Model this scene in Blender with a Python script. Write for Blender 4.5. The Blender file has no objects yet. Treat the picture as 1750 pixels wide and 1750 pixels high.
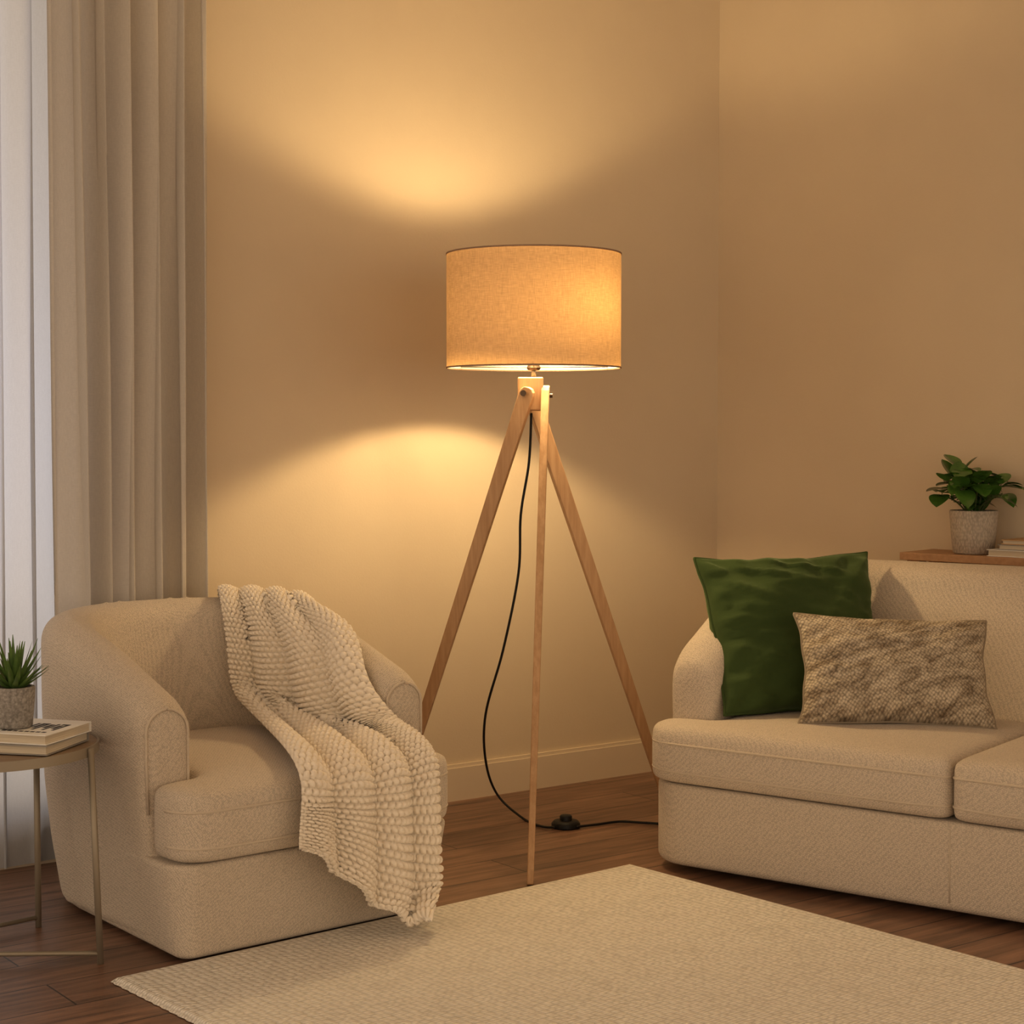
import bpy, bmesh, math, random, bisect
from mathutils import Vector, Matrix, noise
from mathutils.bvhtree import BVHTree
random.seed(4)
S = bpy.context.scene; COL = S.collection
PI = math.pi
F = 3000.0; CAMZ = 1.09; PT = math.atan(135/3000)
def ray(px, py):
    x = (px-875)/F; z = (875-py)/F
    return Vector((x, math.cos(PT)+z*math.sin(PT), -math.sin(PT)+z*math.cos(PT)))
CP = Vector((0, 0, CAMZ))
def P(px, py, Y):
    r = ray(px, py); return CP+r*(Y/r.y)
def G(px, py, z=0.0):
    r = ray(px, py); return CP+r*((z-CAMZ)/r.z)
def sm(a, b, x):
    t = max(0, min(1, (x-a)/(b-a))); return t*t*(3-2*t)
def lerp(a, b, t): return a+(b-a)*t

# ---------------------------------------------------------------- materials
def nt(name):
    m = bpy.data.materials.new(name); m.use_nodes = True
    t = m.node_tree; return m, t, t.nodes['Principled BSDF']
def N(t, k, **kw):
    n = t.nodes.new(k)
    for a, b in kw.items():
        if a in n.inputs: n.inputs[a].default_value = b
        else: setattr(n, a, b)
    return n
def rgba(c): return (c[0], c[1], c[2], 1)
def mat(name, c, c2=None, rough=.8, metal=0, cs=20, stretch=(1, 1, 1), bump=None, sheen=0, spec=.3, rot=(0, 0, 0), coord='Object', dark=None):
    """bump = (kind, scale, distance, strength)"""
    m, t, p = nt(name)
    p.inputs['Base Color'].default_value = rgba(c); p.inputs['Roughness'].default_value = rough
    p.inputs['Metallic'].default_value = metal; p.inputs['Specular IOR Level'].default_value = spec
    if sheen:
        p.inputs['Sheen Weight'].default_value = sheen
        p.inputs['Sheen Roughness'].default_value = .4
        p.inputs['Sheen Tint'].default_value = rgba([min(1, k*2+.1) for k in c])
    tc = N(t, 'ShaderNodeTexCoord'); mp = N(t, 'ShaderNodeMapping')
    mp.inputs['Scale'].default_value = stretch; mp.inputs['Rotation'].default_value = rot
    t.links.new(tc.outputs[coord], mp.inputs[0])
    col = None
    if c2 is not None:
        n = N(t, 'ShaderNodeTexNoise', Scale=cs, Detail=5.0, Roughness=.6)
        t.links.new(mp.outputs[0], n.inputs[0])
        r = N(t, 'ShaderNodeValToRGB'); r.color_ramp.elements[0].position = .35; r.color_ramp.elements[1].position = .65
        r.color_ramp.elements[0].color = rgba(c2); r.color_ramp.elements[1].color = rgba(c)
        t.links.new(n.outputs[0], r.inputs[0]); t.links.new(r.outputs[0], p.inputs['Base Color']); col = r.outputs[0]
    if bump:
        kind, sc, dist, st = bump
        if kind == 'noise':
            b = N(t, 'ShaderNodeTexNoise', Scale=sc, Detail=4.0); out = b.outputs[0]
        else:
            b = N(t, 'ShaderNodeTexVoronoi', Scale=sc, Randomness={'voronoi': .8, 'weave': .5, 'rows': .34}[kind])
            inv = N(t, 'ShaderNodeMath', operation='SUBTRACT'); inv.inputs[0].default_value = 1
            t.links.new(b.outputs['Distance'], inv.inputs[1]); out = inv.outputs[0]
        t.links.new(mp.outputs[0], b.inputs[0])
        bp = N(t, 'ShaderNodeBump', Strength=st, Distance=dist)
        t.links.new(out, bp.inputs['Height']); t.links.new(bp.outputs[0], p.inputs['Normal'])
        if dark and kind != 'noise':  # recess shade between the raised cells, multiplied into the base colour
            mr = N(t, 'ShaderNodeMapRange'); mr.inputs[1].default_value = .3; mr.inputs[2].default_value = .75
            mr.inputs[3].default_value = dark; mr.inputs[4].default_value = 1
            t.links.new(out, mr.inputs[0])
            mx = N(t, 'ShaderNodeMix', data_type='RGBA', blend_type='MULTIPLY'); mx.inputs[0].default_value = 1
            if col: t.links.new(col, mx.inputs[6])
            else: mx.inputs[6].default_value = rgba(c)
            t.links.new(mr.outputs[0], mx.inputs[7]); t.links.new(mx.outputs[2], p.inputs['Base Color'])
    return m

M_wall = mat('wall_paint', (.68, .57, .425), (.66, .55, .41), .85, cs=3, bump=('noise', 160, .002, .15))
M_ceil = mat('ceiling_paint', (.78, .70, .59), rough=.9)
M_base = mat('baseboard_paint', (.72, .61, .47), rough=.5)
M_fab = mat('boucle_upholstery', (.71, .61, .50), (.69, .59, .48), .95, cs=70, stretch=(1, 1.07, .93), rot=(.4, .5, .3), bump=('weave', 285, .0026, .5), sheen=.15, dark=.70)
M_pipe = mat('upholstery_piping', (.62, .53, .425), rough=.95, bump=('voronoi', 400, .002, .5))
M_knit = mat('knit_wool', (.92, .84, .72), (.87, .78, .65), .95, cs=60, bump=('noise', 420, .002, .4), sheen=.2)
M_rug = mat('rug_wool', (.97, .92, .83), (.94, .88, .79), .97, cs=25, stretch=(.5, 1, 1), bump=('rows', 118, .010, .85), dark=.70)
M_oak = mat('light_oak', (.56, .355, .20), (.45, .27, .14), .5, cs=14, stretch=(6, 6, .5), bump=('noise', 60, .001, .2))
M_cons = mat('console_wood', (.50, .30, .17), (.42, .24, .13), .5, cs=10, stretch=(1, 8, 8))
M_green = mat('green_velvet', (.050, .082, .020), (.036, .062, .014), .9, cs=5, bump=('noise', 9, .02, .22), sheen=1.0)
M_greenp = mat('green_piping', (.045, .075, .018), rough=.8, bump=('noise', 300, .001, .3))
M_brass = mat('champagne_metal', (.36, .31, .24), rough=.5, metal=.5, bump=('noise', 200, .0005, .1))
M_tray = mat('table_wood', (.33, .24, .16), (.26, .18, .12), .45, cs=12, stretch=(1, 6, 1))
M_black = mat('black_plastic', (.012, .011, .010), rough=.45, bump=('noise', 300, .0005, .1))
M_dkmet = mat('dark_bronze', (.10, .07, .05), rough=.4, metal=.8, bump=('noise', 300, .0005, .1))
M_pot = mat('pale_ceramic', (.60, .52, .43), (.53, .45, .37), .75, cs=40, stretch=(1, 1, .45), bump=('voronoi', 210, .003, .7), dark=.72)
M_pot2 = mat('grey_stone_ceramic', (.42, .39, .36), (.23, .21, .19), .7, cs=150, bump=('voronoi', 170, .002, .5), dark=.8)
M_soil = mat('potting_soil', (.035, .022, .014), (.015, .01, .007), 1, cs=120, bump=('noise', 150, .006, 1))
M_leaf = mat('glossy_leaf', (.085, .19, .03), (.04, .11, .015), .22, cs=15, spec=.7, bump=('noise', 60, .002, .2))
M_succ = mat('succulent_leaf', (.13, .22, .05), (.065, .135, .028), .45, cs=30, spec=.5, bump=('noise', 60, .001, .2))
M_stem = mat('stem_green', (.07, .10, .03), rough=.6, bump=('noise', 80, .001, .2))
M_white = mat('white_book_cover', (.84, .82, .78), (.80, .78, .74), .5, cs=5, bump=('noise', 100, .0005, .1))
M_page = mat('book_pages', (.66, .58, .46), (.5, .43, .33), .9, cs=8, stretch=(1, 1, 90))
M_tan = mat('tan_book_cover', (.52, .33, .17), rough=.6, bump=('noise', 100, .0005, .1))
M_grey = mat('grey_book_cover', (.30, .28, .26), rough=.6, bump=('noise', 100, .0005, .1))
M_ink = mat('black_ink', (.02, .02, .02), rough=.6, bump=('noise', 100, .0002, .1))
M_frame = mat('window_paint', (.7, .7, .68), rough=.5, bump=('noise', 100, .0005, .1))

def tweed():
    m, t, p = nt('tweed_weave'); p.inputs['Roughness'].default_value = .95
    tc = N(t, 'ShaderNodeTexCoord'); mp = N(t, 'ShaderNodeMapping'); mp.inputs['Scale'].default_value = (66, 39, 1); mp.inputs['Rotation'].default_value = (0, 0, .6)
    t.links.new(tc.outputs['UV'], mp.inputs[0])
    v = N(t, 'ShaderNodeTexVoronoi', Scale=1.0, Randomness=.4); v.voronoi_dimensions = '2D'; t.links.new(mp.outputs[0], v.inputs['Vector'])
    mp1 = N(t, 'ShaderNodeMapping'); mp1.inputs['Rotation'].default_value = (0, 0, -.7); t.links.new(tc.outputs['UV'], mp1.inputs[0])
    mp2 = N(t, 'ShaderNodeMapping'); mp2.inputs['Scale'].default_value = (5.5, 12, 1)
    t.links.new(mp1.outputs[0], mp2.inputs[0])
    n = N(t, 'ShaderNodeTexNoise', Scale=1.0, Detail=9.0, Roughness=.80, Distortion=.5); t.links.new(mp2.outputs[0], n.inputs[0])
    r = N(t, 'ShaderNodeValToRGB'); r.color_ramp.elements[0].position = .38; r.color_ramp.elements[1].position = .60
    r.color_ramp.elements[0].color = (.22, .16, .10, 1); r.color_ramp.elements[1].color = (.72, .62, .48, 1)
    t.links.new(n.outputs[0], r.inputs[0])
    mr = N(t, 'ShaderNodeMapRange'); mr.inputs[1].default_value = .2; mr.inputs[2].default_value = .7; mr.inputs[3].default_value = 1; mr.inputs[4].default_value = .42
    t.links.new(v.outputs['Distance'], mr.inputs[0])
    mx = N(t, 'ShaderNodeMix', data_type='RGBA', blend_type='MULTIPLY'); mx.inputs[0].default_value = 1
    t.links.new(r.outputs[0], mx.inputs[6]); t.links.new(mr.outputs[0], mx.inputs[7]); t.links.new(mx.outputs[2], p.inputs['Base Color'])
    bp = N(t, 'ShaderNodeBump', Strength=.7, Distance=.004); bp.invert = True
    t.links.new(v.outputs['Distance'], bp.inputs['Height']); t.links.new(bp.outputs[0], p.inputs['Normal'])
    return m
M_tweed = tweed()

def planks():
    m, t, p = nt('wood_planks'); p.inputs['Roughness'].default_value = .38
    tc = N(t, 'ShaderNodeTexCoord'); mp = N(t, 'ShaderNodeMapping'); mp.inputs['Rotation'].default_value = (0, 0, -math.atan2(.595, .803))
    t.links.new(tc.outputs['Object'], mp.inputs[0])
    b = N(t, 'ShaderNodeTexBrick', Scale=1.0); b.inputs['Brick Width'].default_value = 1.3; b.inputs['Row Height'].default_value = .15
    b.inputs['Mortar Size'].default_value = .002; b.inputs['Mortar'].default_value = (.03, .018, .012, 1)
    b.inputs['Color1'].default_value = (.25, .14, .09, 1); b.inputs['Color2'].default_value = (.17, .092, .058, 1); b.offset = .37
    t.links.new(mp.outputs[0], b.inputs['Vector'])
    mp2 = N(t, 'ShaderNodeMapping'); mp2.inputs['Scale'].default_value = (2, 22, 1); t.links.new(mp.outputs[0], mp2.inputs[0])
    n = N(t, 'ShaderNodeTexNoise', Scale=1.6, Detail=8.0, Roughness=.65, Distortion=.4); t.links.new(mp2.outputs[0], n.inputs[0])
    mr = N(t, 'ShaderNodeMapRange'); mr.inputs[1].default_value = .3; mr.inputs[2].default_value = .7; mr.inputs[3].default_value = .45; mr.inputs[4].default_value = 1.5
    t.links.new(n.outputs[0], mr.inputs[0])
    mx = N(t, 'ShaderNodeMix', data_type='RGBA', blend_type='MULTIPLY'); mx.inputs[0].default_value = 1
    t.links.new(b.outputs[0], mx.inputs[6]); t.links.new(mr.outputs[0], mx.inputs[7]); t.links.new(mx.outputs[2], p.inputs['Base Color'])
    bp = N(t, 'ShaderNodeBump', Strength=.3, Distance=.002); t.links.new(n.outputs[0], bp.inputs['Height']); t.links.new(bp.outputs[0], p.inputs['Normal'])
    return m
M_floor = planks()

def cloth(name, c, trans, tf, stretch=(300, 300, 300), inner=None, var=(.80, 1.12)):
    m, t, p = nt(name); out = t.nodes['Material Output']
    tc = N(t, 'ShaderNodeTexCoord'); mp = N(t, 'ShaderNodeMapping'); mp.inputs['Scale'].default_value = stretch
    t.links.new(tc.outputs['Object'], mp.inputs[0])
    n = N(t, 'ShaderNodeTexNoise', Scale=1.0, Detail=3.0); t.links.new(mp.outputs[0], n.inputs[0])
    mp3 = N(t, 'ShaderNodeMapping'); mp3.inputs['Scale'].default_value = (stretch[2], stretch[1], stretch[0]) if stretch[0] != stretch[2] else (30, 30, 900)
    t.links.new(tc.outputs['Object'], mp3.inputs[0])
    n2 = N(t, 'ShaderNodeTexNoise', Scale=1.0, Detail=3.0); t.links.new(mp3.outputs[0], n2.inputs[0])
    ad = N(t, 'ShaderNodeMath', operation='ADD'); t.links.new(n.outputs[0], ad.inputs[0]); t.links.new(n2.outputs[0], ad.inputs[1])
    mr = N(t, 'ShaderNodeMapRange'); mr.inputs[1].default_value = .75; mr.inputs[2].default_value = 1.25; mr.inputs[3].default_value = var[0]; mr.inputs[4].default_value = var[1]
    t.links.new(ad.outputs[0], mr.inputs[0])
    d = N(t, 'ShaderNodeBsdfDiffuse'); tr = N(t, 'ShaderNodeBsdfTranslucent')
    for sh, cc in ((d, c), (tr, trans)):
        mx = N(t, 'ShaderNodeMix', data_type='RGBA', blend_type='MULTIPLY'); mx.inputs[0].default_value = 1
        mx.inputs[6].default_value = rgba(cc); t.links.new(mr.outputs[0], mx.inputs[7])
        last = mx.outputs[2]
        if inner and sh is d:   # white lining on the reverse side of the linen
            g = N(t, 'ShaderNodeNewGeometry'); m2 = N(t, 'ShaderNodeMix', data_type='RGBA'); m2.inputs[7].default_value = rgba(inner)
            t.links.new(g.outputs['Backfacing'], m2.inputs[0]); t.links.new(last, m2.inputs[6]); last = m2.outputs[2]
        t.links.new(last, sh.inputs[0])
    ms = N(t, 'ShaderNodeMixShader'); ms.inputs[0].default_value = tf
    t.links.new(d.outputs[0], ms.inputs[1]); t.links.new(tr.outputs[0], ms.inputs[2]); t.links.new(ms.outputs[0], out.inputs[0])
    return m
M_shade = cloth('linen_shade', (.44, .34, .26), (.62, .37, .15), .27, (48, 48, 1050), (.92, .91, .89), (.76, 1.13))
M_lining = cloth('shade_rim', (.40, .27, .19), (.3, .18, .1), .1)
M_drape = cloth('heavy_drape', (.70, .64, .57), (.60, .59, .57), .24, (500, 500, 60), var=(.95, 1.03))
M_sheer = cloth('sheer_voile', (.64, .64, .66), (.70, .74, .80), .42, (500, 500, 60), var=(.96, 1.02))
def emit(name, c, s):
    m, t, p = nt(name); p.inputs['Emission Color'].default_value = rgba(c); p.inputs['Emission Strength'].default_value = s
    n = N(t, 'ShaderNodeTexNoise', Scale=5.0); mr = N(t, 'ShaderNodeMapRange'); mr.inputs[3].default_value = .9
    t.links.new(n.outputs[0], mr.inputs[0]); t.links.new(mr.outputs[0], p.inputs['Roughness']); return m
M_bulb = emit('bulb_glass', (1, .72, .40), 6)

# ---------------------------------------------------------------- mesh helpers
MW = {}
def empty(name, label, cat, loc, rz=0, group=None):
    o = bpy.data.objects.new(name, None); COL.objects.link(o); o.location = loc; o.rotation_euler = (0, 0, rz)
    o.empty_display_size = .1
    tagit(o, label, cat, group)
    MW[o.name] = Matrix.Translation(Vector(loc)) @ Matrix.Rotation(rz, 4, 'Z'); return o
def tagit(o, label, cat, group=None):
    o['label'] = label; o['category'] = cat
    if group: o['group'] = group
def obj(name, vf, m, parent=None, world=True, smooth=True, bevel=0, auto=None):
    vs, fs = vf[0], vf[1]
    if parent is not None and world:
        inv = MW[parent.name].inverted(); vs = [inv @ Vector(v) for v in vs]
    me = bpy.data.meshes.new(name); me.from_pydata([tuple(v) for v in vs], [], fs); me.update()
    bm = bmesh.new(); bm.from_mesh(me); bmesh.ops.recalc_face_normals(bm, faces=bm.faces); bm.to_mesh(me); bm.free()
    me.materials.append(m)
    if smooth:
        for p in me.polygons: p.use_smooth = True
    o = bpy.data.objects.new(name, me); COL.objects.link(o)
    if parent is not None: o.parent = parent; MW[o.name] = MW[parent.name]
    if auto:
        bm = bmesh.new(); bm.from_mesh(me)
        for ed in bm.edges:
            if len(ed.link_faces) == 2 and ed.calc_face_angle(0) > math.radians(auto): ed.smooth = False
        bm.to_mesh(me); bm.free()
    if bevel:
        b = o.modifiers.new('bevel', 'BEVEL'); b.width = bevel; b.segments = 3; b.limit_method = 'ANGLE'; b.angle_limit = .7
    return o
def soften(vf, vox, iters, post=None):
    """voxel-remesh a closed shape and relax it into upholstery"""
    me = bpy.data.meshes.new('tmp'); me.from_pydata([tuple(v) for v in vf[0]], [], vf[1]); me.update()
    bm = bmesh.new(); bm.from_mesh(me); bmesh.ops.triangulate(bm, faces=bm.faces); bmesh.ops.recalc_face_normals(bm, faces=bm.faces); bm.to_mesh(me); bm.free()
    o = bpy.data.objects.new('tmp', me); COL.objects.link(o)
    r = o.modifiers.new('r', 'REMESH'); r.mode = 'VOXEL'; r.voxel_size = vox
    s = o.modifiers.new('s', 'SMOOTH'); s.factor = .5; s.iterations = iters
    dg = bpy.context.evaluated_depsgraph_get(); e = o.evaluated_get(dg); m2 = e.to_mesh()
    V = [v.co.copy() for v in m2.vertices]; Fc = [tuple(p.vertices) for p in m2.polygons]
    e.to_mesh_clear(); bpy.data.objects.remove(o); bpy.data.meshes.remove(me)
    if post: V = [post(v) for v in V]
    return V, Fc
def struct(o): o['kind'] = 'structure'; return o
def join(*vfs):
    V = []; Fc = []
    for v, f in vfs:
        n = len(V); V += list(v); Fc += [tuple(i+n for i in q) for q in f]
    return V, Fc
def prism(poly, z0, z1):
    n = len(poly); V = [(p[0], p[1], z0) for p in poly]+[(p[0], p[1], z1) for p in poly]
    return V, [tuple(range(n))[::-1], tuple(range(n, 2*n))]+[(i, (i+1) % n, n+(i+1) % n, n+i) for i in range(n)]
def box(x0, x1, y0, y1, z0, z1): return prism([(x0, y0), (x1, y0), (x1, y1), (x0, y1)], z0, z1)
def loft(rings, cap=True, closed_rings=False):
    n = len(rings[0]); V = [p for r in rings for p in r]; Fc = []
    R = len(rings)
    for i in range(R if closed_rings else R-1):
        j = (i+1) % R
        for k in range(n):
            Fc.append((i*n+k, i*n+(k+1) % n, j*n+(k+1) % n, j*n+k))
    if cap and not closed_rings:
        Fc.append(tuple(range(n))[::-1]); Fc.append(tuple((R-1)*n+k for k in range(n)))
    return V, Fc
def tube(pts, r, seg=8, closed=False):
    pts = [Vector(p) for p in pts]; rings = []; n = len(pts); up = None
    for i, p in enumerate(pts):
        a = pts[(i-1) % n] if (closed or i) else p; b = pts[(i+1) % n] if (closed or i < n-1) else p
        t = (b-a).normalized()
        if up is None: up = t.orthogonal().normalized()
        up = (up-t*up.dot(t)).normalized(); s = t.cross(up)
        rr = r(i/(n-1)) if callable(r) else r
        rings.append([p+(up*math.cos(2*PI*k/seg)+s*math.sin(2*PI*k/seg))*rr for k in range(seg)])
    return loft(rings, True, closed)
def lathe(prof, c=(0, 0, 0), seg=48):
    rings = [[(c[0]+r*math.cos(2*PI*k/seg), c[1]+r*math.sin(2*PI*k/seg), c[2]+z) for k in range(seg)] for r, z in prof]
    return loft(rings, True)
def cr(p0, p1, p2, p3, t):
    return .5*((2*p1)+(-p0+p2)*t+(2*p0-5*p1+4*p2-p3)*t*t+(-p0+3*p1-3*p2+p3)*t**3)
def spline(pts, n):
    pts = [Vector(p) for p in pts]; out = []; m = len(pts)-1
    for i in range(n+1):
        x = i/n*m; k = min(int(x), m-1); t = x-k
        out.append(cr(pts[max(k-1, 0)], pts[k], pts[k+1], pts[min(k+2, m)], t))
    return out
def round_poly(pts, rad, seg=8):
    out = []; n = len(pts)
    for i in range(n):
        p = Vector(pts[i]); a = (Vector(pts[i-1])-p); b = (Vector(pts[(i+1) % n])-p)
        r = rad[i] if isinstance(rad, (list, tuple)) else rad
        an = a.normalized(); bn = b.normalized(); ang = an.angle(bn); d = r/math.tan(ang/2)
        s = p+an*d; e = p+bn*d; c = p+(an+bn).normalized()*(r/math.sin(ang/2))
        a0 = math.atan2(s.y-c.y, s.x-c.x); a1 = math.atan2(e.y-c.y, e.x-c.x); da = (a1-a0+PI) % (2*PI)-PI
        for k in range(seg+1): out.append(Vector((c.x+r*math.cos(a0+da*k/seg), c.y+r*math.sin(a0+da*k/seg))))
    res = []
    for i in range(len(out)):
        p = out[i]; q = out[(i+1) % len(out)]; L = (q-p).length; m = max(1, int(L/.03))
        for k in range(m): res.append(p.lerp(q, k/m))
    return res
def offs(poly, d):
    n = len(poly); out = []
    area = sum(poly[i].x*poly[(i+1) % n].y-poly[(i+1) % n].x*poly[i].y for i in range(n)); sg = 1 if area > 0 else -1
    for i in range(n):
        t = (poly[(i+1) % n]-poly[i-1]).normalized(); out.append(poly[i]+Vector((-t.y, t.x))*d*sg)
    return out
def slab(poly, z0, z1, rb, rt, bottom_in=0, bulge=0):
    layers = []
    def taper(z): return bottom_in*(1-(z-z0)/(z1-z0))
    for k in range(6):
        th = k/5*PI/2; z = z0+rb-rb*math.cos(th); layers.append((rb-rb*math.sin(th)+taper(z), z))
    for k in range(1, 5):
        z = lerp(z0+rb, z1-rt, k/5); layers.append((taper(z)-bulge*math.sin(PI*k/5), z))
    for k in range(7):
        th = k/6*PI/2; z = z1-rt+rt*math.sin(th); layers.append((rt-rt*math.cos(th)+taper(z), z))
    return loft([[(p.x, p.y, z) for p in offs(poly, o)] for o, z in layers])

# ---------------------------------------------------------------- room
C0 = Vector((.679, 5.805)); D1 = Vector((.803, .595)).normalized(); N1 = Vector((D1.y, -D1.x))
W2 = Vector((.74, -.6726)).normalized(); N2 = Vector((W2.y, -W2.x))
H = 2.6
def wl(t, o=0): return C0-D1*t+N1*o
def wr(s, o=0): return C0+W2*s+N2*o
def wseg(t0, t1, z0, z1, o0=0, o1=-.12): return prism([wl(t0, o0), wl(t1, o0), wl(t1, o1), wl(t0, o1)], z0, z1)
WT0, WT1, WZ0, WZ1 = 2.16, 3.7, .12, 2.42
room = [C0, wl(4.4), Vector((wl(4.4).x, -1.6)), Vector((wr(4.2).x, -1.6)), wr(4.2)]
def poly_plate(z0, z1): return prism(room, z0, z1)
struct(obj('floor', poly_plate(-.05, 0), M_floor, smooth=False))
struct(obj('ceiling', poly_plate(H, H+.05), M_ceil, smooth=False))
struct(obj('wall_left', join(wseg(0, WT0, 0, H), wseg(WT1, 4.4, 0, H), wseg(WT0, WT1, 0, WZ0), wseg(WT0, WT1, WZ1, H)), M_wall, smooth=False))
struct(obj('wall_right', prism([wr(0), wr(4.2), wr(4.2, -.12), wr(0, -.12)], 0, H), M_wall, smooth=False))
def baseboard(fn, a, b):
    return join(prism([fn(a), fn(b), fn(b, .016), fn(a, .016)], 0, .098), prism([fn(a), fn(b), fn(b, .010), fn(a, .010)], .098, .108))
struct(obj('baseboard_left', baseboard(wl, .0, 4.4), M_base, smooth=False))
struct(obj('baseboard_right', baseboard(wr, .0, 4.2), M_base, smooth=False))
wf = [wseg(WT0, WT0+.05, WZ0, WZ1, -.03, -.09), wseg(WT1-.05, WT1, WZ0, WZ1, -.03, -.09), wseg(WT0, WT1, WZ0, WZ0+.05, -.03, -.09), wseg(WT0, WT1, WZ1-.05, WZ1, -.03, -.09), wseg(3.0, 3.05, WZ0, WZ1, -.03, -.09)]
struct(obj('window_1', join(*wf), M_frame, smooth=False))

def curtain(t0, t1, off, folds, amp, z0, z1, seed, lo, hi):
    rnd = random.Random(seed); n = folds*22; nz = 40
    ph = [rnd.uniform(-.9, .9) for _ in range(folds+2)]; am = [rnd.uniform(.5, 1.2) for _ in range(folds+2)]
    V = []; Fc = []
    for j in range(nz+1):
        z = lerp(z0, z1, j/nz)
        for i in range(n+1):
            x = i/n; f = x*folds; k = int(f); u = f-k; u = u*u*(3-2*u)
            a = lerp(am[k], am[k+1], u); p = lerp(ph[k], ph[k+1], u)
            w = math.sin(2*PI*f+p+.6*math.sin(z*1.2+f*.8))+.2*math.sin(4.6*PI*f+p*3+z*.9)+.35*noise.noise(Vector((f*1.7, z*1.1, seed)))
            g = amp*a*(1+.2*math.sin(z*1.6+f*1.3))
            q = wl(lerp(t0, t1, x)+.020*math.cos(2*PI*f+p+.5)*(1 if 0 < x < 1 else .4)+.014*(1-z/2.6)*(0.5-x)*2, max(lo, min(hi, off+g*w)))
            V.append((q.x, q.y, z))
    for j in range(nz):
        for i in range(n):
            a = j*(n+1)+i; Fc.append((a, a+1, a+n+2, a+n+1))
    return V, Fc
o = obj('curtain', curtain(1.905, 2.315, .096, 6, .032, .008, H-.003, 12, .056, .150), M_drape)
tagit(o, 'heavy beige linen drape hanging in deep folds behind the armchair', 'curtain')
o = obj('sheer_curtain', curtain(2.18, 3.5, .034, 16, .014, .008, H-.003, 5, .018, .050), M_sheer)
tagit(o, 'pale translucent sheer curtain at the daylit left edge, behind the side table', 'curtain')

# ---------------------------------------------------------------- upholstery
def shell(W, D, R, vf, z0, hf, hb, ta, tb, lean, b1, sh, b0=.0, flare=.03, rr=.028, mixp=.55, rc_=.066):
    st = []
    def side(x, s, rev):
        m = 16; L = [(Vector((x, lerp(vf, D-R, i/m))), Vector((s, 0))) for i in range(m+1)]
        return L[::-1] if rev else L
    st += side(0, 1, False)
    for k in range(1, 16):
        a = PI-k/16*PI/2; st.append((Vector((R+R*math.cos(a), D-R+R*math.sin(a))), Vector((-math.cos(a), -math.sin(a)))))
    nb = 14
    for k in range(nb+1): st.append((Vector((lerp(R, W-R, k/nb), D)), Vector((0, -1))))
    for k in range(1, 16):
        a = PI/2-k/16*PI/2; st.append((Vector((W-R+R*math.cos(a), D-R+R*math.sin(a))), Vector((-math.cos(a), -math.sin(a)))))
    st += side(W, -1, True)
    def section(pos, nrm, shrink, dy=0):
        w = (nrm.y*nrm.y) if nrm.y < 0 else 0; w = w**.8
        f = max(0, min(1, (pos.y-b0)/(b1-b0))); f = mixp*f*f*(3-2*f)+(1-mixp)*math.sin(f*PI/2)
        h = lerp(hf, hb, f); tt = lerp(ta, tb, w); le = lean*w
        r = min(rc_, tt/2-.004)
        pts = [(flare, z0), (flare*.85, z0+.04), (flare*.45, z0+.14), (.004, .30), (0, (.30+h)/2), (0, h-r)]
        for k in range(1, 6): th = k/6*PI/2; pts.append((r-r*math.cos(th), h-r+r*math.sin(th)))
        for k in range(4): pts.append((lerp(r, tt-r, k/3), h+.006*math.sin(PI*k/3)))
        for k in range(1, 6): th = k/6*PI/2; pts.append((tt-r+r*math.sin(th), h-r+r*math.cos(th)))
        for k in range(8): f = k/7; pts.append((tt+le*(f**.85), lerp(h-r, .24, f)))
        pts.append((tt+le, z0))
        cx = tt/2; out = []
        for nn, z in pts:
            nn2 = cx+(nn-cx)*(1-shrink/cx) if shrink else nn; z2 = z-shrink*sm(h-r*1.2, h, z)
            q = pos+nrm*nn2; out.append((q.x-sh[0], q.y+dy-sh[1], z2))
        return out
    caps = [(rr*(1-math.sin(a)), rr*(1-math.cos(a))) for a in (0, .4, .8, 1.2)]
    rings = [section(st[0][0], st[0][1], s_, dy) for s_, dy in caps]
    for p, n_ in st:
        if p.y < vf+rr+.002: continue
        rings.append(section(p, n_, 0))
    rings += [section(st[-1][0], st[-1][1], s_, dy) for s_, dy in caps[::-1]]
    edges = []
    for e in (st[0], st[-1]): edges.append([Vector(p) for p in section(e[0], e[1], .0135, .0060)[3:-2]])
    return loft(rings), edges

def shifted(poly, sh): return [Vector((p.x-sh[0], p.y-sh[1])) for p in poly]
def tcush(a0, a1, l, r, b1, fr=.07):
    b0 = -.016; e = .125; g = .004
    pts = [(a0, b0), (a1, b0)]; rad = [fr if l else .02, fr if r else .02]
    if r: pts += [(a1, e), (a1-r-g, e), (a1-r-g, b1)]; rad += [.02, .01, .06]
    else: pts += [(a1, b1)]; rad += [.02]
    if l: pts += [(a0+l+g, b1), (a0+l+g, e), (a0, e)]; rad += [.06, .01, .02]
    else: pts += [(a0, b1)]; rad += [.02]
    return round_poly(pts, rad)
def seat(poly, z0, z1, crown):
    xs = [p.x for p in poly]; ys = [p.y for p in poly]; x0, x1, y0, y1 = min(xs), max(xs), min(ys), max(ys); zm = (z0+z1)/2
    def post(v):
        u = (v.x-x0)/(x1-x0)*2-1; w = (v.y-y0)/(y1-y0)*2-1
        k = max(0, 1-u*u)**.5*max(0, 1-w*w)**.5; t = sm(zm, z1, v.z)
        v.z += crown*k*t+.003*noise.noise(Vector((v.x*6, v.y*6, z0)))*t
        f = math.exp(-((v.y-y0)/.05)**2)*math.cos((v.z-zm)/(z1-z0)*PI*.9); v.y -= .008*f*max(0, 1-u**6)
        return v
    return soften(prism(poly, z0-.002, z1+.003), .0115, 22, post)
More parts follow.
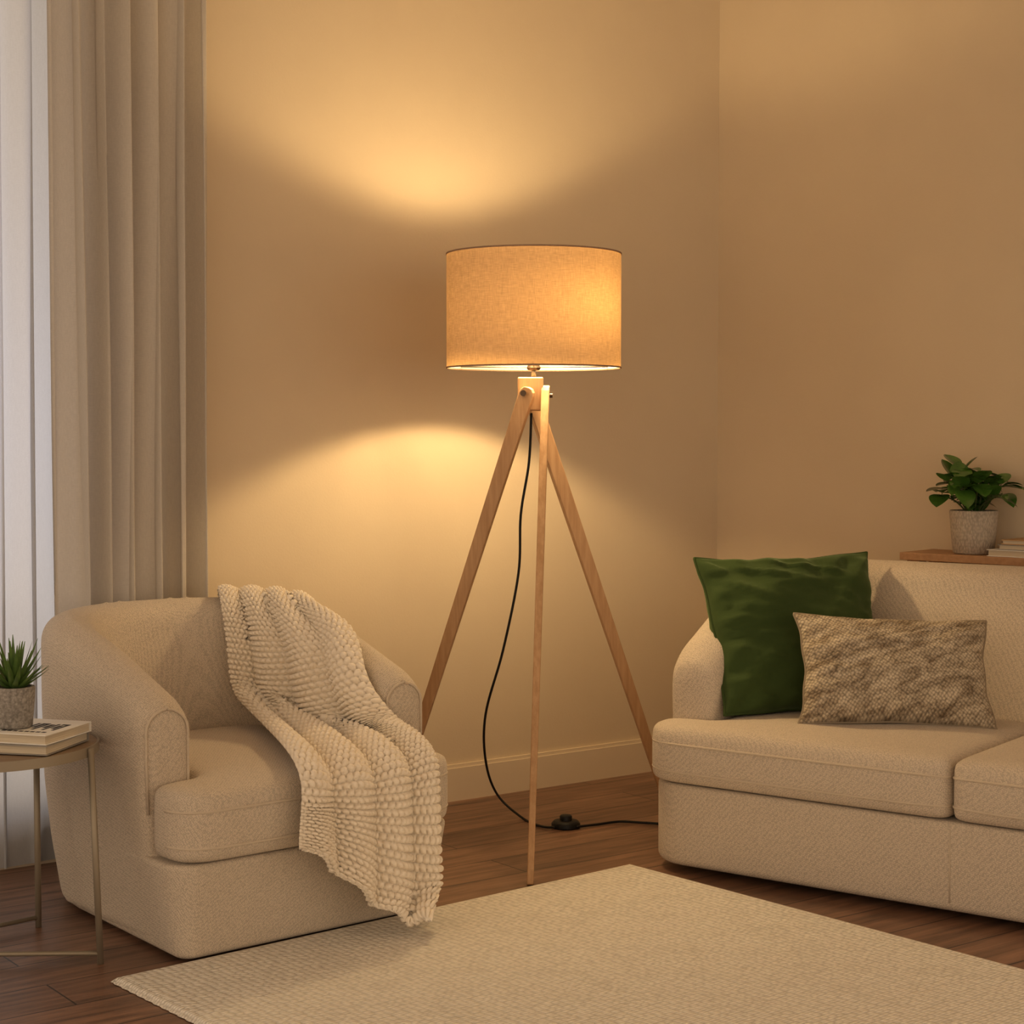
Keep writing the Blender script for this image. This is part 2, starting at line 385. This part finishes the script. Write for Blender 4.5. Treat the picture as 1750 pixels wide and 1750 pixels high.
def cushion_piping(cobj, poly, zs, root, ylim):
    me = cobj.data
    bv = BVHTree.FromPolygons([v.co for v in me.vertices], [tuple(p.vertices) for p in me.polygons])
    inn = offs(poly, .05); out = offs(poly, -.05); n = len(poly)
    ok = [p.y < ylim for p in poly]
    s = next(i for i in range(n) if ok[i] and not ok[i-1]); idx = []
    k = s
    while ok[k % n] and len(idx) < n: idx.append(k % n); k += 1
    for z, up in zs:
        pts = []
        for i in idx:
            o_ = Vector((out[i].x, out[i].y, z)); d = Vector((inn[i].x, inn[i].y, z-.02*up))-o_; d.normalize()
            h = bv.ray_cast(o_, d, .12)
            if h[0] is not None: pts.append(h[0]-d*.0006)
        if len(pts) > 4:
            for _ in range(3): pts = [pts[0]]+[(pts[i-1]+pts[i]*2+pts[i+1])/4 for i in range(1, len(pts)-1)]+[pts[-1]]
            obj('piping', tube(pts, .0033, 6), M_pipe, cobj, world=False)

# armchair
cu = math.atan2(.641, .768)
uC = Vector((math.cos(cu), math.sin(cu))); vC = Vector((-uC.y, uC.x))
OC = Vector((-.682, 3.490)); CW, CD = .735, .870
sh = (CW/2, CD/2); cc = OC+uC*sh[0]+vC*sh[1]
chair = empty('armchair', 'cream boucle tub armchair with rounded back and a knitted throw over it', 'armchair', (cc.x, cc.y, 0), cu)
sv, eds = shell(CW, CD, .350, .125, .02, .480, .675, .124, .14, .07, .70, sh, -.10, .040, .032, .75)
ch_shell = obj('back_and_arms', soften(sv, .010, 7), M_fab, chair, world=False)
for e in eds: obj('piping', tube(e, .0035, 6), M_pipe, ch_shell, world=False)
bp = round_poly([(0.004, 0), (CW-.004, 0), (CW-.03, CD-.05), (.03, CD-.05)], [.07, .07, .28, .28])
ch_base = obj('base', slab(shifted(bp, sh), .008, .212, .015, .012, .034), M_fab, chair, world=False)
tq = shifted(tcush(.012, CW-.012, .118, .118, .66), sh)
ch_cush = obj('seat_cushion', seat(tq, .216, .358, .018), M_fab, chair, world=False)
cushion_piping(ch_cush, tq, ((.332, 1), (.238, -1)), chair, .105-sh[1])
for ax, ay in ((.14, .12), (CW-.14, .12), (.2, CD-.18), (CW-.2, CD-.18)):
    obj('foot', lathe([(.02, 0), (.022, .004), (.022, .035), (.018, .04)], (ax-sh[0], ay-sh[1], 0), 20), M_black, chair, world=False, auto=40)

# sofa
su = math.atan2(-.593, .805)
uS = Vector((math.cos(su), math.sin(su))); vS = Vector((-uS.y, uS.x))
OS = Vector((.320, 4.370)); SW, SD = 1.70, .90
shs = (SW/2, SD/2); cs_ = OS+uS*shs[0]+vS*shs[1]
sofa = empty('sofa', 'cream boucle two-seat sofa with two seat cushions along the right wall', 'sofa', (cs_.x, cs_.y, 0), su)
sv, eds = shell(SW, SD, .30, .12, .025, .505, .735, .15, .17, .17, .62, shs, .04, .012, .045, .6)
so_shell = obj('back_and_arms', soften(sv, .0115, 12), M_fab, sofa, world=False)
bp = round_poly([(0.004, 0), (SW-.004, 0), (SW-.03, SD-.05), (.03, SD-.05)], [.11, .11, .22, .22])
so_base = obj('base', slab(shifted(bp, shs), .018, .222, .02, .012, .0), M_fab, sofa, world=False)
obj('seam', tube([(.818-shs[0], -shs[1], .04), (.818-shs[0], -shs[1]-.0002, .12), (.818-shs[0], -shs[1], .205)], .0018, 6), M_pipe, so_base, world=False)
mid = .82
for a0, a1, l, r in ((.006, mid-.001, .142, 0), (mid+.001, SW-.006, 0, .142)):
    tq = shifted(tcush(a0, a1, l, r, .60, .09), shs)
    cq = obj('seat_cushion', seat(tq, .226, .360, .016), M_fab, sofa, world=False)
    cushion_piping(cq, tq, ((.334, 1), (.247, -1)), sofa, .105-shs[1])
for ax, ay in ((.15, .15), (SW-.15, .15), (.15, SD-.15), (SW-.15, SD-.15)):
    obj('foot', lathe([(.02, 0), (.022, .004), (.022, .045), (.018, .05)], (ax-shs[0], ay-shs[1], 0), 20), M_black, sofa, world=False, auto=40)

# ---------------------------------------------------------------- cushions
def pillow(name, BL, BR, TR, TL, T, m, mp_, label, pipe_r, k=.07, seed=1, wr_=.006):
    BL, BR, TR, TL = map(Vector, (BL, BR, TR, TL)); n = 56
    cen = (BL+BR+TR+TL)/4; nm = (BR-BL).cross(TL-BL).normalized()
    if nm.y > 0: nm = -nm
    root = empty(name, label, 'cushion', (cen.x, cen.y, min(BL.z, BR.z)))
    V = []; Fc = []; UV = []; idx = {}
    for s in (1, -1):
        for j in range(n+1):
            for i in range(n+1):
                u = math.sin((i/n*2-1)*PI/2*.92)/math.sin(PI/2*.92); v = math.sin((j/n*2-1)*PI/2*.92)/math.sin(PI/2*.92)
                edge = i in (0, n) or j in (0, n)
                if edge and s == -1: idx[(s, i, j)] = idx[(1, i, j)]; continue
                uu = u*(1-k*(1-v*v)*u*u); vv = v*(1-k*(1-u*u)*v*v)
                uu += .008*math.sin(v*9+seed)*u*u; vv += .008*math.sin(u*8+seed)*v*v
                a = (uu+1)/2; b = (vv+1)/2
                p = BL*(1-a)*(1-b)+BR*a*(1-b)+TR*a*b+TL*(1-a)*b
                t = T*max(0, (1-u*u)*(1-v*v))**.45
                wn = noise.noise(Vector((u*1.8+seed, v*1.8, s*3)))*wr_*1.6
                rx = noise.noise(Vector((u*2+v*5+seed, (u-v)*1.2, s*5))); wn += wr_*1.0*(1-abs(rx)*4 if abs(rx) < .25 else 0)*(.3+.7*max(abs(u), abs(v)))
                cr_ = (abs(u)*abs(v))**1.3; wn += wr_*1.5*cr_*math.sin(13*(abs(u)-abs(v)))
                e_ = max(abs(u), abs(v)); wn += wr_*.7*sm(.55, .95, e_)*math.sin((u if abs(v) > abs(u) else v)*17+seed*2)
                p = p+nm*s*(t+(wn if not edge else 0)*min(1, t/T*1.5))
                idx[(s, i, j)] = len(V); V.append(p); UV.append(((uu+1)/2, (vv+1)/2))
        for j in range(n):
            for i in range(n):
                q = (idx[(s, i, j)], idx[(s, i+1, j)], idx[(s, i+1, j+1)], idx[(s, i, j+1)])
                Fc.append(q if s == 1 else q[::-1])
    o = obj('cushion_cover', (V, Fc), m, root)
    ul = o.data.uv_layers.new(name='uv')
    for lp in o.data.loops: ul.data[lp.index].uv = UV[lp.vertex_index]
    B = [idx[(1, i, 0)] for i in range(n)]+[idx[(1, n, j)] for j in range(n)]+[idx[(1, n-i, n)] for i in range(n)]+[idx[(1, 0, n-j)] for j in range(n)]
    obj('piping', tube([V[b] for b in B], pipe_r, 6, True), mp_, root)
    return root
pillow('throw_cushion', P(1238, 1224, 4.37), P(1516, 1222, 4.55), P(1482, 943, 4.78), P(1187, 955, 4.57), .084, M_green, M_greenp,
       'dark green velvet square cushion leaning in the corner of the sofa', .0035, .07, 3, .011)
pillow('throw_cushion', P(1366, 1238, 4.28), P(1704, 1247, 4.25), P(1686, 1062, 4.41), P(1358, 1049, 4.42), .084, M_tweed, M_tweed,
       'small rectangular beige and brown tweed cushion in front of the green velvet one', .004, .085, 8, .007)

# ---------------------------------------------------------------- throw
def build_throw():
    inv = MW[chair.name].inverted()
    Vv = []; Ff = []
    for o in (ch_shell, ch_base, ch_cush):
        n0 = len(Vv); Vv += [MW[chair.name] @ v.co for v in o.data.vertices]; Ff += [tuple(i+n0 for i in p.vertices) for p in o.data.polygons]
    bv = BVHTree.FromPolygons(Vv, Ff)
    def loc(a, b, z): return MW[chair.name] @ Vector((a-sh[0], b-sh[1], z))
    def planeb(px, py, b, zmin=.035):
        r = ray(px, py); c = inv @ CP; d = inv.to_3x3() @ r
        t = (b-sh[1]-c.y)/d.y; p = CP+r*t
        return G(px, py, zmin) if p.z < zmin else p
    def rc(px, py):
        h, nn, i, d = bv.ray_cast(CP, ray(px, py).normalized())
        if h is None: return planeb(px, py, .3)
        if nn.dot(ray(px, py)) > 0: nn = -nn
        return h+nn*.020
    R = .350; cx, cy = CW-R, CD-R
    def arc(phi, rho, z): a = math.radians(phi); return loc(cx+rho*math.sin(a), cy+rho*math.cos(a), z)
    ph = (35, 47, 59, 71)
    rows = []
    rows.append([arc(p, R+.030, .50) for p in ph]+[arc(83, R+.030, .47)])
    rows.append([arc(p, R+.026, .60) for p in ph]+[arc(83, R+.026, .57)])
    hz = (.690, .690, .687, .678)
    rows.append([arc(p, R-.070, hz[i]) for i, p in enumerate(ph)]+[arc(83, R-.074, .664)])
    for L in (((394, 1090), (450, 1095), (505, 1098), (556, 1095), (604, 1090)), ((402, 1180), (463, 1188), (524, 1190), (582, 1180), (636, 1160)),
              ((432, 1250), (494, 1262), (556, 1260), (620, 1244), (676, 1226))):
        rows.append([rc(*q) for q in L])
    for L, b in ((((500, 1308), (565, 1312), (630, 1308), (688, 1298), (735, 1286)), -.018), (((508, 1372), (570, 1374), (636, 1374), (694, 1366), (739, 1358)), -.05),
                 (((508, 1402), (570, 1416), (635, 1438), (694, 1448), (741, 1448)), -.060), (((508, 1430), (570, 1456), (633, 1500), (692, 1522), (743, 1526)), -.068),
                 (((509, 1450), (570, 1490), (630, 1548), (690, 1580), (743, 1590)), -.078)):
        rows.append([planeb(x, y, b) for x, y in L])
    BR_, BC_ = 180, 48
    cols = [spline([Vector(r[c]) for r in rows], BR_) for c in range(5)]
    grid = [spline([cols[c][j] for c in range(5)], BC_) for j in range(BR_+1)]
    def push(d0):
        for j in range(BR_+1):
            for i in range(BC_+1):
                p = grid[j][i]; h, nn, k, d = bv.find_nearest(p, .12)
                if h is not None and (p-h).dot(nn) < d0: grid[j][i] = h+nn*d0
                if grid[j][i].z < .03: grid[j][i].z = .03
    push(.018)
    def relax(g, iters):
        n, m = len(g)-1, len(g[0])-1
        for it in range(iters):
            g2 = []
            for j in range(n+1):
                r = []
                for i in range(m+1):
                    c = g[j][i]
                    if j in (0, n) and i in (0, m): r.append(c)
                    elif j in (0, n): r.append(c*.5+(g[j][i-1]+g[j][i+1])*.25)
                    elif i in (0, m): r.append(c*.5+(g[j-1][i]+g[j+1][i])*.25)
                    else: r.append(c*.3+(g[j-1][i]+g[j+1][i]+g[j][i-1]+g[j][i+1])*.175)
                g2.append(r)
            g = g2
        return g
    grid = relax(grid, 50); push(.013); grid = relax(grid, 10)
    def normals(g, w):
        n, m = len(g)-1, len(g[0])-1; out = []
        for j in range(n+1):
            r = []
            for i in range(m+1):
                a = g[min(j+w, n)][i]-g[max(j-w, 0)][i]; b = g[j][min(i+w, m)]-g[j][max(i-w, 0)]
                n_ = b.cross(a)
                r.append(n_.normalized() if n_.length > 1e-12 else Vector((0, 0, 1)))
            out.append(r)
        return out
    nm = relax(normals(grid, 6), 20)
    jj = BR_*3//4
    sgn = 1 if nm[jj][BC_//2].dot(CP-grid[jj][BC_//2]) > 0 else -1
    for j in range(BR_+1):
        y = j/BR_; amp = .028*sm(.12, .4, y)+.009
        for i in range(BC_+1):
            x = i/BC_
            s1 = math.sqrt(math.sin(PI*(x*3.7+.12+.10*math.sin(y*4.0)))**2+.015)
            grid[j][i] = grid[j][i]+nm[j][i].normalized()*sgn*amp*(s1-.1)
    grid = relax(grid, 2)
    L = [0]
    for j in range(BR_):
        L.append(L[-1]+sum((grid[j+1][i]-grid[j][i]).length for i in (8, 24, 40))/3)
    W_ = sum((grid[BR_//2][i+1]-grid[BR_//2][i]).length for i in range(BC_))
    nr = int(L[-1]/.0150); ncl = int(W_/.0170); ss = 8
    NR, NC = nr*ss, ncl*ss
    g3 = []
    for j in range(NR+1):
        x = j/NR*L[-1]; k = min(max(bisect.bisect_right(L, x)-1, 0), BR_-1); f = (x-L[k])/max(1e-6, L[k+1]-L[k])
        row = [grid[k][i].lerp(grid[k+1][i], f) for i in range(BC_+1)]
        row2 = []
        for i in range(NC+1):
            y = i/NC*BC_; q = min(int(y), BC_-1); row2.append(row[q].lerp(row[q+1], y-q))
        g3.append(row2)
    nm = normals(g3, 6); V = []
    for j in range(NR+1):
        rj = j/ss; kr = min(int(rj), nr-1); v = rj-kr-.5
        for i in range(NC+1):
            ci = i/ss+(.5 if kr % 2 else 0); k = int(ci); u = ci-k-.5
            uu = u+v*.30*(1 if kr % 2 else -1)
            jit = 1+.10*noise.noise(Vector((k*3.1, kr*2.7, .5)))
            d2 = (abs(uu)/.54)**2.4+(abs(v)/.51)**2.4
            eb = min(1, .4+min(i, NC-i)/8, .4+min(j, NR-j)/8)
            h = .0130*jit*eb*max(0, 1-d2)**.5
            V.append(g3[j][i]+nm[j][i]*sgn*(h-.003))
    for v in V:
        if v.z < .016: v.z = .016
    Fc = [(j*(NC+1)+i, j*(NC+1)+i+1, (j+1)*(NC+1)+i+1, (j+1)*(NC+1)+i) for j in range(NR) for i in range(NC)]
    me = bpy.data.meshes.new('throw_blanket'); me.from_pydata([tuple(v) for v in V], [], Fc); me.materials.append(M_knit)
    if sgn < 0: me.flip_normals()
    for p in me.polygons: p.use_smooth = True
    o = bpy.data.objects.new('throw_blanket', me); COL.objects.link(o)
    s_ = o.modifiers.new('solid', 'SOLIDIFY'); s_.thickness = .010; s_.offset = -1
    tagit(o, 'chunky cream knitted throw draped over the armchair and trailing to the rug', 'blanket')
build_throw()

# ---------------------------------------------------------------- rug
ra = Vector((.296, 4.37)); rdA = Vector((-1.093, -.93)).normalized(); rdB = Vector((-rdA.y, rdA.x)) 
if rdB.y > 0: rdB = -rdB
def rug():
    nx, ny = 150, 240; w, l = 1.436, 2.5; V = []; Fc = []
    for j in range(ny+1):
        for i in range(nx+1):
            x = i/nx*w; y = j/ny*l
            if i in (0, nx): x += .0015*math.sin(j*2.1)
            if j in (0, ny): y += .0015*math.sin(i*2.3)
            z = .012+.0015*noise.noise(Vector((x*12, y*12, 0)))
            if i in (0, nx) or j in (0, ny): z = .001
            elif i in (1, nx-1) or j in (1, ny-1): z = .010
            V.append((-w/2+x, -y+l/2, z))
    Fc = [(j*(nx+1)+i, j*(nx+1)+i+1, (j+1)*(nx+1)+i+1, (j+1)*(nx+1)+i) for j in range(ny) for i in range(nx)]
    cen = ra+rdA*w/2+rdB*l/2
    o = obj('rug', (V, Fc), M_rug); o.location = (cen.x, cen.y, .0005); o.rotation_euler = (0, 0, math.atan2(-rdA.y, -rdA.x))
    tagit(o, 'thick cream woven rug on the dark wood floor', 'rug')
rug()

# ---------------------------------------------------------------- floor lamp
LX, LY = .058, 4.70
lamp = empty('floor_lamp', 'lit tripod floor lamp with wooden legs and beige drum shade', 'lamp', (LX, LY, 0))
ZT, ZB, RS = 1.565, 1.264, .2325
def beam(p0, p1, w0, w1, th, radial):
    p0, p1 = Vector(p0), Vector(p1); ax = (p1-p0).normalized(); tang = ax.cross(Vector(radial)).normalized(); wd = tang.cross(ax).normalized()
    rings = []
    for k in range(-3, 13):
        if k < 0:
            ex = (-k)/3; off = -ax*(w0/2)*math.sin(ex*PI/2); sc = math.cos(ex*PI/2*.92); f = 0
        else: f = k/12; off = Vector((0, 0, 0)); sc = 1
        c = p0.lerp(p1, f)+off; w = lerp(w0, w1, f)/2*sc; t = lerp(th, th*.72, f)/2
        rings.append([c+wd*w+tang*t, c-wd*w+tang*t, c-wd*w-tang*t, c+wd*w-tang*t])
    return loft(rings)
feet = [G(664, 1412), G(906, 1513), G(1155, 1412)]
tops = [P(900, 674, LY-.046), P(932, 672, LY-.017), P(914, 694, LY+.052)]
for ft, tp in zip(feet, tops):
    rad = Vector((ft.x-LX, ft.y-LY, 0)).normalized()
    obj('leg', beam(tp, ft, .040, .024, .022, rad), M_oak, lamp, smooth=False, bevel=.003)
ZH0, ZH1 = P(905, 702, LY).z, P(905, 645, LY).z
hub = obj('hub', box(-.034, .034, -.031, .031, ZH0, ZH1), M_oak, lamp, world=False, smooth=False, bevel=.004)
for v in hub.data.vertices: v.co.x -= .009
bolt = P(894, 672, LY-.058)
obj('bolt', tube([bolt, bolt+Vector((0, -.012, 0))], .008, 16), M_dkmet, hub, auto=40)
b2 = P(939, 676, LY-.005); obj('bolt', tube([b2, b2+Vector((.008, 0, 0))], .006, 16), M_dkmet, hub, auto=40)
obj('neck', lathe([(.006, ZH1), (.006, 1.262)], (LX, LY, 0), 20), M_brass, lamp)
obj('socket', lathe([(.006, 1.256), (.016, 1.258), (.019, 1.264), (.016, 1.270), (.015, 1.335), (.013, 1.34)], (LX, LY, 0), 28), M_dkmet, lamp, auto=50)
obj('bulb', lathe([(.004, 1.338), (.013, 1.342), (.015, 1.355), (.024, 1.375), (.029, 1.395), (.026, 1.415), (.016, 1.43), (.004, 1.435)], (LX, LY, 0), 28), M_bulb, lamp)
def ringpts(r, z): return [(LX+r*math.cos(2*PI*k/96), LY+r*math.sin(2*PI*k/96), z) for k in range(96)]
shade = obj('lamp_shade', loft([ringpts(RS, lerp(ZB, ZT, k/8)) for k in range(9)], cap=False), M_shade, lamp)
p0 = shade.data.polygons[0]
if p0.normal.dot(p0.center-Vector((0, 0, p0.center.z))) < 0: shade.data.flip_normals()
for z in (ZT, ZB):
    prof = [(RS-.0015, z-.0020), (RS+.0015, z-.0020), (RS+.0015, z+.0020), (RS-.0015, z+.0020)]
    obj('rim', loft([ringpts(r, zz) for r, zz in prof], cap=False, closed_rings=True), M_lining, shade)
spk = [tube([(LX+.02*math.cos(a), LY+.02*math.sin(a), 1.266), (LX+(RS-.002)*math.cos(a), LY+(RS-.002)*math.sin(a), 1.271)], .0018, 6) for a in (.5, .5+2*PI/3, .5+4*PI/3)]
obj('shade_support', join(*spk), M_brass, lamp)
cord = [P(908, 706, LY+.02), P(904, 790, LY+.03), P(890, 880, LY+.04), P(886, 980, LY+.07), P(860, 1110, LY+.10), P(830, 1220, LY+.14), P(830, 1300, LY+.2), P(850, 1358, 4.96), G(893, 1398, .006), G(925, 1412, .005), G(948, 1414, .008)]
obj('power_cord', tube(spline(cord, 90), .0035, 8), M_black, lamp)
cord2 = [G(985, 1413, .008), G(1020, 1409, .005), G(1060, 1404, .005), G(1100, 1406, .005), G(1150, 1408, .005), G(1175, 1400, .005)]
obj('power_cord', tube(spline(cord2, 40), .0035, 8), M_black, lamp)
sp = G(967, 1414, 0)
sw = obj('foot_switch', lathe([(.036, 0), (.040, .003), (.040, .012), (.034, .019), (.024, .021)], sp, 36), M_black, lamp, auto=50)
obj('button', lathe([(.017, .020), (.017, .032), (.014, .035)], sp, 28), M_black, sw, auto=50)

def light(kind, name, loc, energy, color, size=.03, **kw):
    l = bpy.data.lights.new(name, kind); l.energy = energy; l.color = color
    if kind != 'AREA': l.shadow_soft_size = size
    for a, b in kw.items(): setattr(l, a, b)
    o = bpy.data.objects.new(name, l); COL.objects.link(o); o.location = loc; return o
WARM = (1, .715, .36)
o = light('SPOT', 'bulb_light_up', (LX, LY, 1.46), 15, WARM, .045, spot_size=math.radians(136), spot_blend=.36); o.rotation_euler = (PI, 0, 0)
for s_ in (-1, 1):
    o = light('SPOT', 'bulb_light_down', (LX+s_*.045*D1.x, LY+s_*.045*D1.y, 1.372), 11, WARM, .026, spot_size=math.radians(134), spot_blend=.22)
light('POINT', 'bulb_light_glow', (LX+.075, LY-.065, 1.425), 4.0, WARM, .03)

# ---------------------------------------------------------------- side table + things on it
TX, TY, TR_, TZ = -1.092, 3.615, .230, .445
tab = empty('side_table', 'small round side table with slim champagne metal legs beside the armchair', 'table', (TX, TY, 0))
obj('table_top', lathe([(TR_-.012, TZ-.014), (TR_-.004, TZ-.012), (TR_-.004, TZ-.001), (TR_-.012, TZ)], (TX, TY, 0), 80), M_tray, tab, auto=40)
obj('rim', lathe([(TR_-.004, TZ-.018), (TR_, TZ-.018), (TR_, TZ+.002), (TR_-.004, TZ+.002), (TR_-.004, TZ-.018)], (TX, TY, 0), 80), M_brass, tab, auto=40)
lf = []
for a_, r_ in ((-12, .252), (78, .222), (195, .256)):
    a_ = math.radians(a_); q = Vector((TX+r_*math.cos(a_), TY+r_*math.sin(a_), 0)); lf.append(q)
    rt_ = min(TR_+.005, r_+.01) if r_ > .24 else r_
    tp = Vector((TX+rt_*math.cos(a_), TY+rt_*math.sin(a_), TZ if r_ > .24 else TZ-.016))
    obj('leg', tube([q, q.lerp(tp, .5), tp], .0068, 12), M_brass, tab)
for a, b in ((0, 2), (1, 2)):
    pa = lf[a]+Vector((0, 0, .022)); pb = lf[b]+Vector((0, 0, .022)); obj('stretcher', tube([pa, pb], .005, 10), M_brass, tab)

def book(name, o2, d1, d2, L, W, z0, z1, cov, label, group=None, print_=False):
    o2, d1, d2 = Vector(o2), Vector(d1).normalized(), Vector(d2).normalized()
    cen = o2+d1*L/2+d2*W/2; root = empty(name, label, 'book', (cen.x, cen.y, z0), 0, group)
    def bx(a0, a1, b0, b1, q0, q1): return prism([o2+d1*a0+d2*b0, o2+d1*a1+d2*b0, o2+d1*a1+d2*b1, o2+d1*a0+d2*b1], q0, q1)
    cv = obj('cover', join(bx(0, L, 0, W, z0, z0+.002), bx(0, L, 0, W, z1-.002, z1), bx(0, L, W-.003, W, z0+.002, z1-.002)), cov, root, smooth=False)
    obj('pages', bx(.004, L-.004, .004, W-.003, z0+.002, z1-.002), M_page, root, smooth=False)
    if print_:
        rnd = random.Random(5); bits = []
        for i in range(5):
            a = .016+i*.023
            bits.append(bx(a, a+.006, .055, .125, z1, z1+.0004)); bits.append(bx(a+.009, a+.018, .055+rnd.uniform(0, .03), .080+rnd.uniform(0, .04), z1, z1+.0004))
            if i % 2 == 0: bits.append(bx(a, a+.018, .116, .125, z1, z1+.0006))
        for i in range(8): bits.append(bx(.018+i*.013, .027+i*.013, .026, .034, z1, z1+.0004))
        obj('cover_lettering', join(*bits), M_ink, cv, smooth=False)
    return root
Fp = Vector((-.926, 3.470)); Rp = Vector((-.883, 3.660)); dW = (Rp-Fp).normalized(); dL = Vector((-dW.y, dW.x))
if dL.x > 0: dL = -dL
book('book', Fp, dL, dW, .27, .185, TZ+.0025, TZ+.022, M_grey, 'grey-covered lower book of the stack on the side table', 'books on the side table')
rot_ = Matrix.Rotation(-.06, 2); dL2 = rot_ @ dL; dW2 = rot_ @ dW
book('book', Fp+dL*.004+dW*.004, dL2, dW2, .25, .178, TZ+.0225, TZ+.043, M_white, 'white book with black cover lettering, on top of the side table stack', 'books on the side table', True)

def pot_plant(name, label, c, r0, r1, h, potmat):
    root = empty(name, label, 'plant', c)
    obj('pot', lathe([(r0*.9, 0), (r0, .004), (lerp(r0, r1, .5)*1.01, h*.5), (r1, h-.004), (r1-.002, h), (r1-.008, h), (r1-.010, h-.02), (.001, h-.022)], c, 48), potmat, root, auto=60)
    obj('soil', lathe([(r1-.011, h-.022), (r1-.012, h-.014), (r1*.5, h-.010), (.001, h-.008)], c, 32), M_soil, root)
    return root
def leaf(base, d, L, w, bend, up=Vector((0, 0, 1)), fold=.25, pw=.75, nn=8, ex=.8):
    d = d.normalized(); s = d.cross(up)
    s = s.normalized() if s.length > .01 else Vector((1, 0, 0)); nrm = s.cross(d).normalized(); V = []; Fc = []
    for k in range(nn+1):
        t = k/nn; c = base+d*L*t-Vector((0, 0, 1))*bend*L*t*t
        ww = w/2*(math.sin(PI*min(1, t**pw*.97+.03)))**ex if t < 1 else .0005
        ww = max(ww, .0006)
        for q in (-1, -.5, 0, .5, 1): V.append(c+s*ww*q+nrm*(abs(q)*ww*fold))
    for k in range(nn):
        for q in range(4): a = k*5+q; Fc.append((a, a+1, a+6, a+5))
    return V, Fc
pc = Vector((-1.018, 3.570, TZ+.0438))
sr_ = pot_plant('potted_succulent', 'small spiky green succulent in a grey pot on the side table books', pc, .036, .042, .084, M_pot2)
lv = []
rnd = random.Random(11)
for i in range(46):
    el = lerp(1.45, .45, (i/45)**.8); az = i*2.399+rnd.uniform(-.2, .2); L = lerp(.108, .075, i/45)*rnd.uniform(.85, 1.1)
    d = Vector((math.cos(az)*math.cos(el), math.sin(az)*math.cos(el), math.sin(el)))
    lv.append(leaf(pc+Vector((d.x*.008, d.y*.008, .073)), d, L, .014, -.12+rnd.uniform(-.05, .15), fold=.5, pw=.5, nn=7))
obj('foliage', join(*lv), M_succ, sr_)

# ---------------------------------------------------------------- console behind the sofa, plant and books
cons = empty('console_table', 'narrow wooden console table between the sofa back and the right wall', 'table', (*wr(1.15, .1), 0))
s0, s1, o0, o1, CZ = .795, 1.50, .004, .200, .742
obj('table_top', prism([wr(s0, o0), wr(s1, o0), wr(s1, o1), wr(s0, o1)], CZ-.022, CZ), M_cons, cons, smooth=False, bevel=.002)
for s_ in (s0+.02, s1-.06):
    for o_ in (o0+.02, o1-.05):
        obj('leg', prism([wr(s_, o_), wr(s_+.04, o_), wr(s_+.04, o_+.04), wr(s_, o_+.04)], 0, CZ-.022), M_cons, cons, smooth=False)
q = wr(.986, .114); pc = Vector((q.x, q.y, CZ+.0005))
pl = pot_plant('potted_plant', 'leafy green houseplant in a pale textured pot on the console behind the sofa', pc, .058, .069, .125, M_pot)
lv = []; stv = []; rnd = random.Random(41)
for i in range(17):
    az = i*2.399+.4; rr_ = math.sqrt((i+.3)/17); sp_ = .086*rr_; h = .128*(1-.66*rr_**1.8)*rnd.uniform(.8, 1.1)
    b0 = pc+Vector((math.cos(az)*.015, math.sin(az)*.015, .112)); b1 = b0+Vector((math.cos(az)*sp_, math.sin(az)*sp_, h))
    if (b1.xy-C0).dot(N2) < .05: b1 -= Vector((N2.x, N2.y, 0))*((b1.xy-C0).dot(N2)-.05)
    stv.append(tube(spline([b0, b0.lerp(b1, .5)+Vector((0, 0, .012)), b1], 6), .0022, 6))
    for k in range(5):
        a2 = az+rnd.uniform(-1.2, 1.2)+k*1.35; el = rnd.uniform(-.4, 1.0); f = rnd.uniform(.4, 1) if k > 1 else 1
        d = Vector((math.cos(a2)*math.cos(el), math.sin(a2)*math.cos(el), math.sin(el)))
        bb = b0.lerp(b1, f)+Vector((0, 0, .006)); L = rnd.uniform(.052, .075)
        if ((bb+d*(L+.02)).xy-C0).dot(N2) < .015: continue
        stv.append(tube([bb, bb+d*.012], .0012, 5)); lv.append(leaf(bb+d*.010, d, L, L*.80, rnd.uniform(.0, .5), fold=.24, pw=.85, ex=.68))
obj('foliage', join(*lv), M_leaf, pl); obj('stems', join(*stv), M_stem, pl)
zz = CZ+.0005
for i, (s_, L, W, h, mm, lab) in enumerate(((1.064, .24, .175, .019, M_white, 'bottom white book of the stack beside the potted plant on the console'),
                                            (1.096, .21, .16, .015, M_grey, 'middle grey book of the stack on the console'),
                                            (1.104, .19, .15, .013, M_tan, 'top tan book of the stack on the console'))):
    book('book', wr(s_, .186-.004*i), W2, -N2, L, W, zz, zz+h, mm, lab, 'books on the console'); zz += h+.0004

# ---------------------------------------------------------------- light from window, world
wc = wl(2.90, -.7)
o = light('AREA', 'daylight', (wc.x, wc.y, 1.5), 6.5, (.52, .68, 1), shape='RECTANGLE', size=1.8, size_y=2.0)
dv = Vector((N1.x, N1.y, 0)); o.rotation_euler = dv.to_track_quat('-Z', 'Z').to_euler()
w = bpy.data.worlds.new('world'); S.world = w; w.use_nodes = True
bg = w.node_tree.nodes['Background']; bg.inputs[0].default_value = (1, .785, .56, 1); bg.inputs[1].default_value = 1.13
S.view_settings.view_transform = 'Standard'; S.view_settings.gamma = .93; S.view_settings.exposure = .17

cam = bpy.data.cameras.new('camera'); co = bpy.data.objects.new('camera', cam); COL.objects.link(co)
co.location = CP; co.rotation_euler = (PI/2-PT, 0, 0); cam.sensor_width = 36; cam.lens = F/1750*36; cam.clip_start = .05
S.camera = co
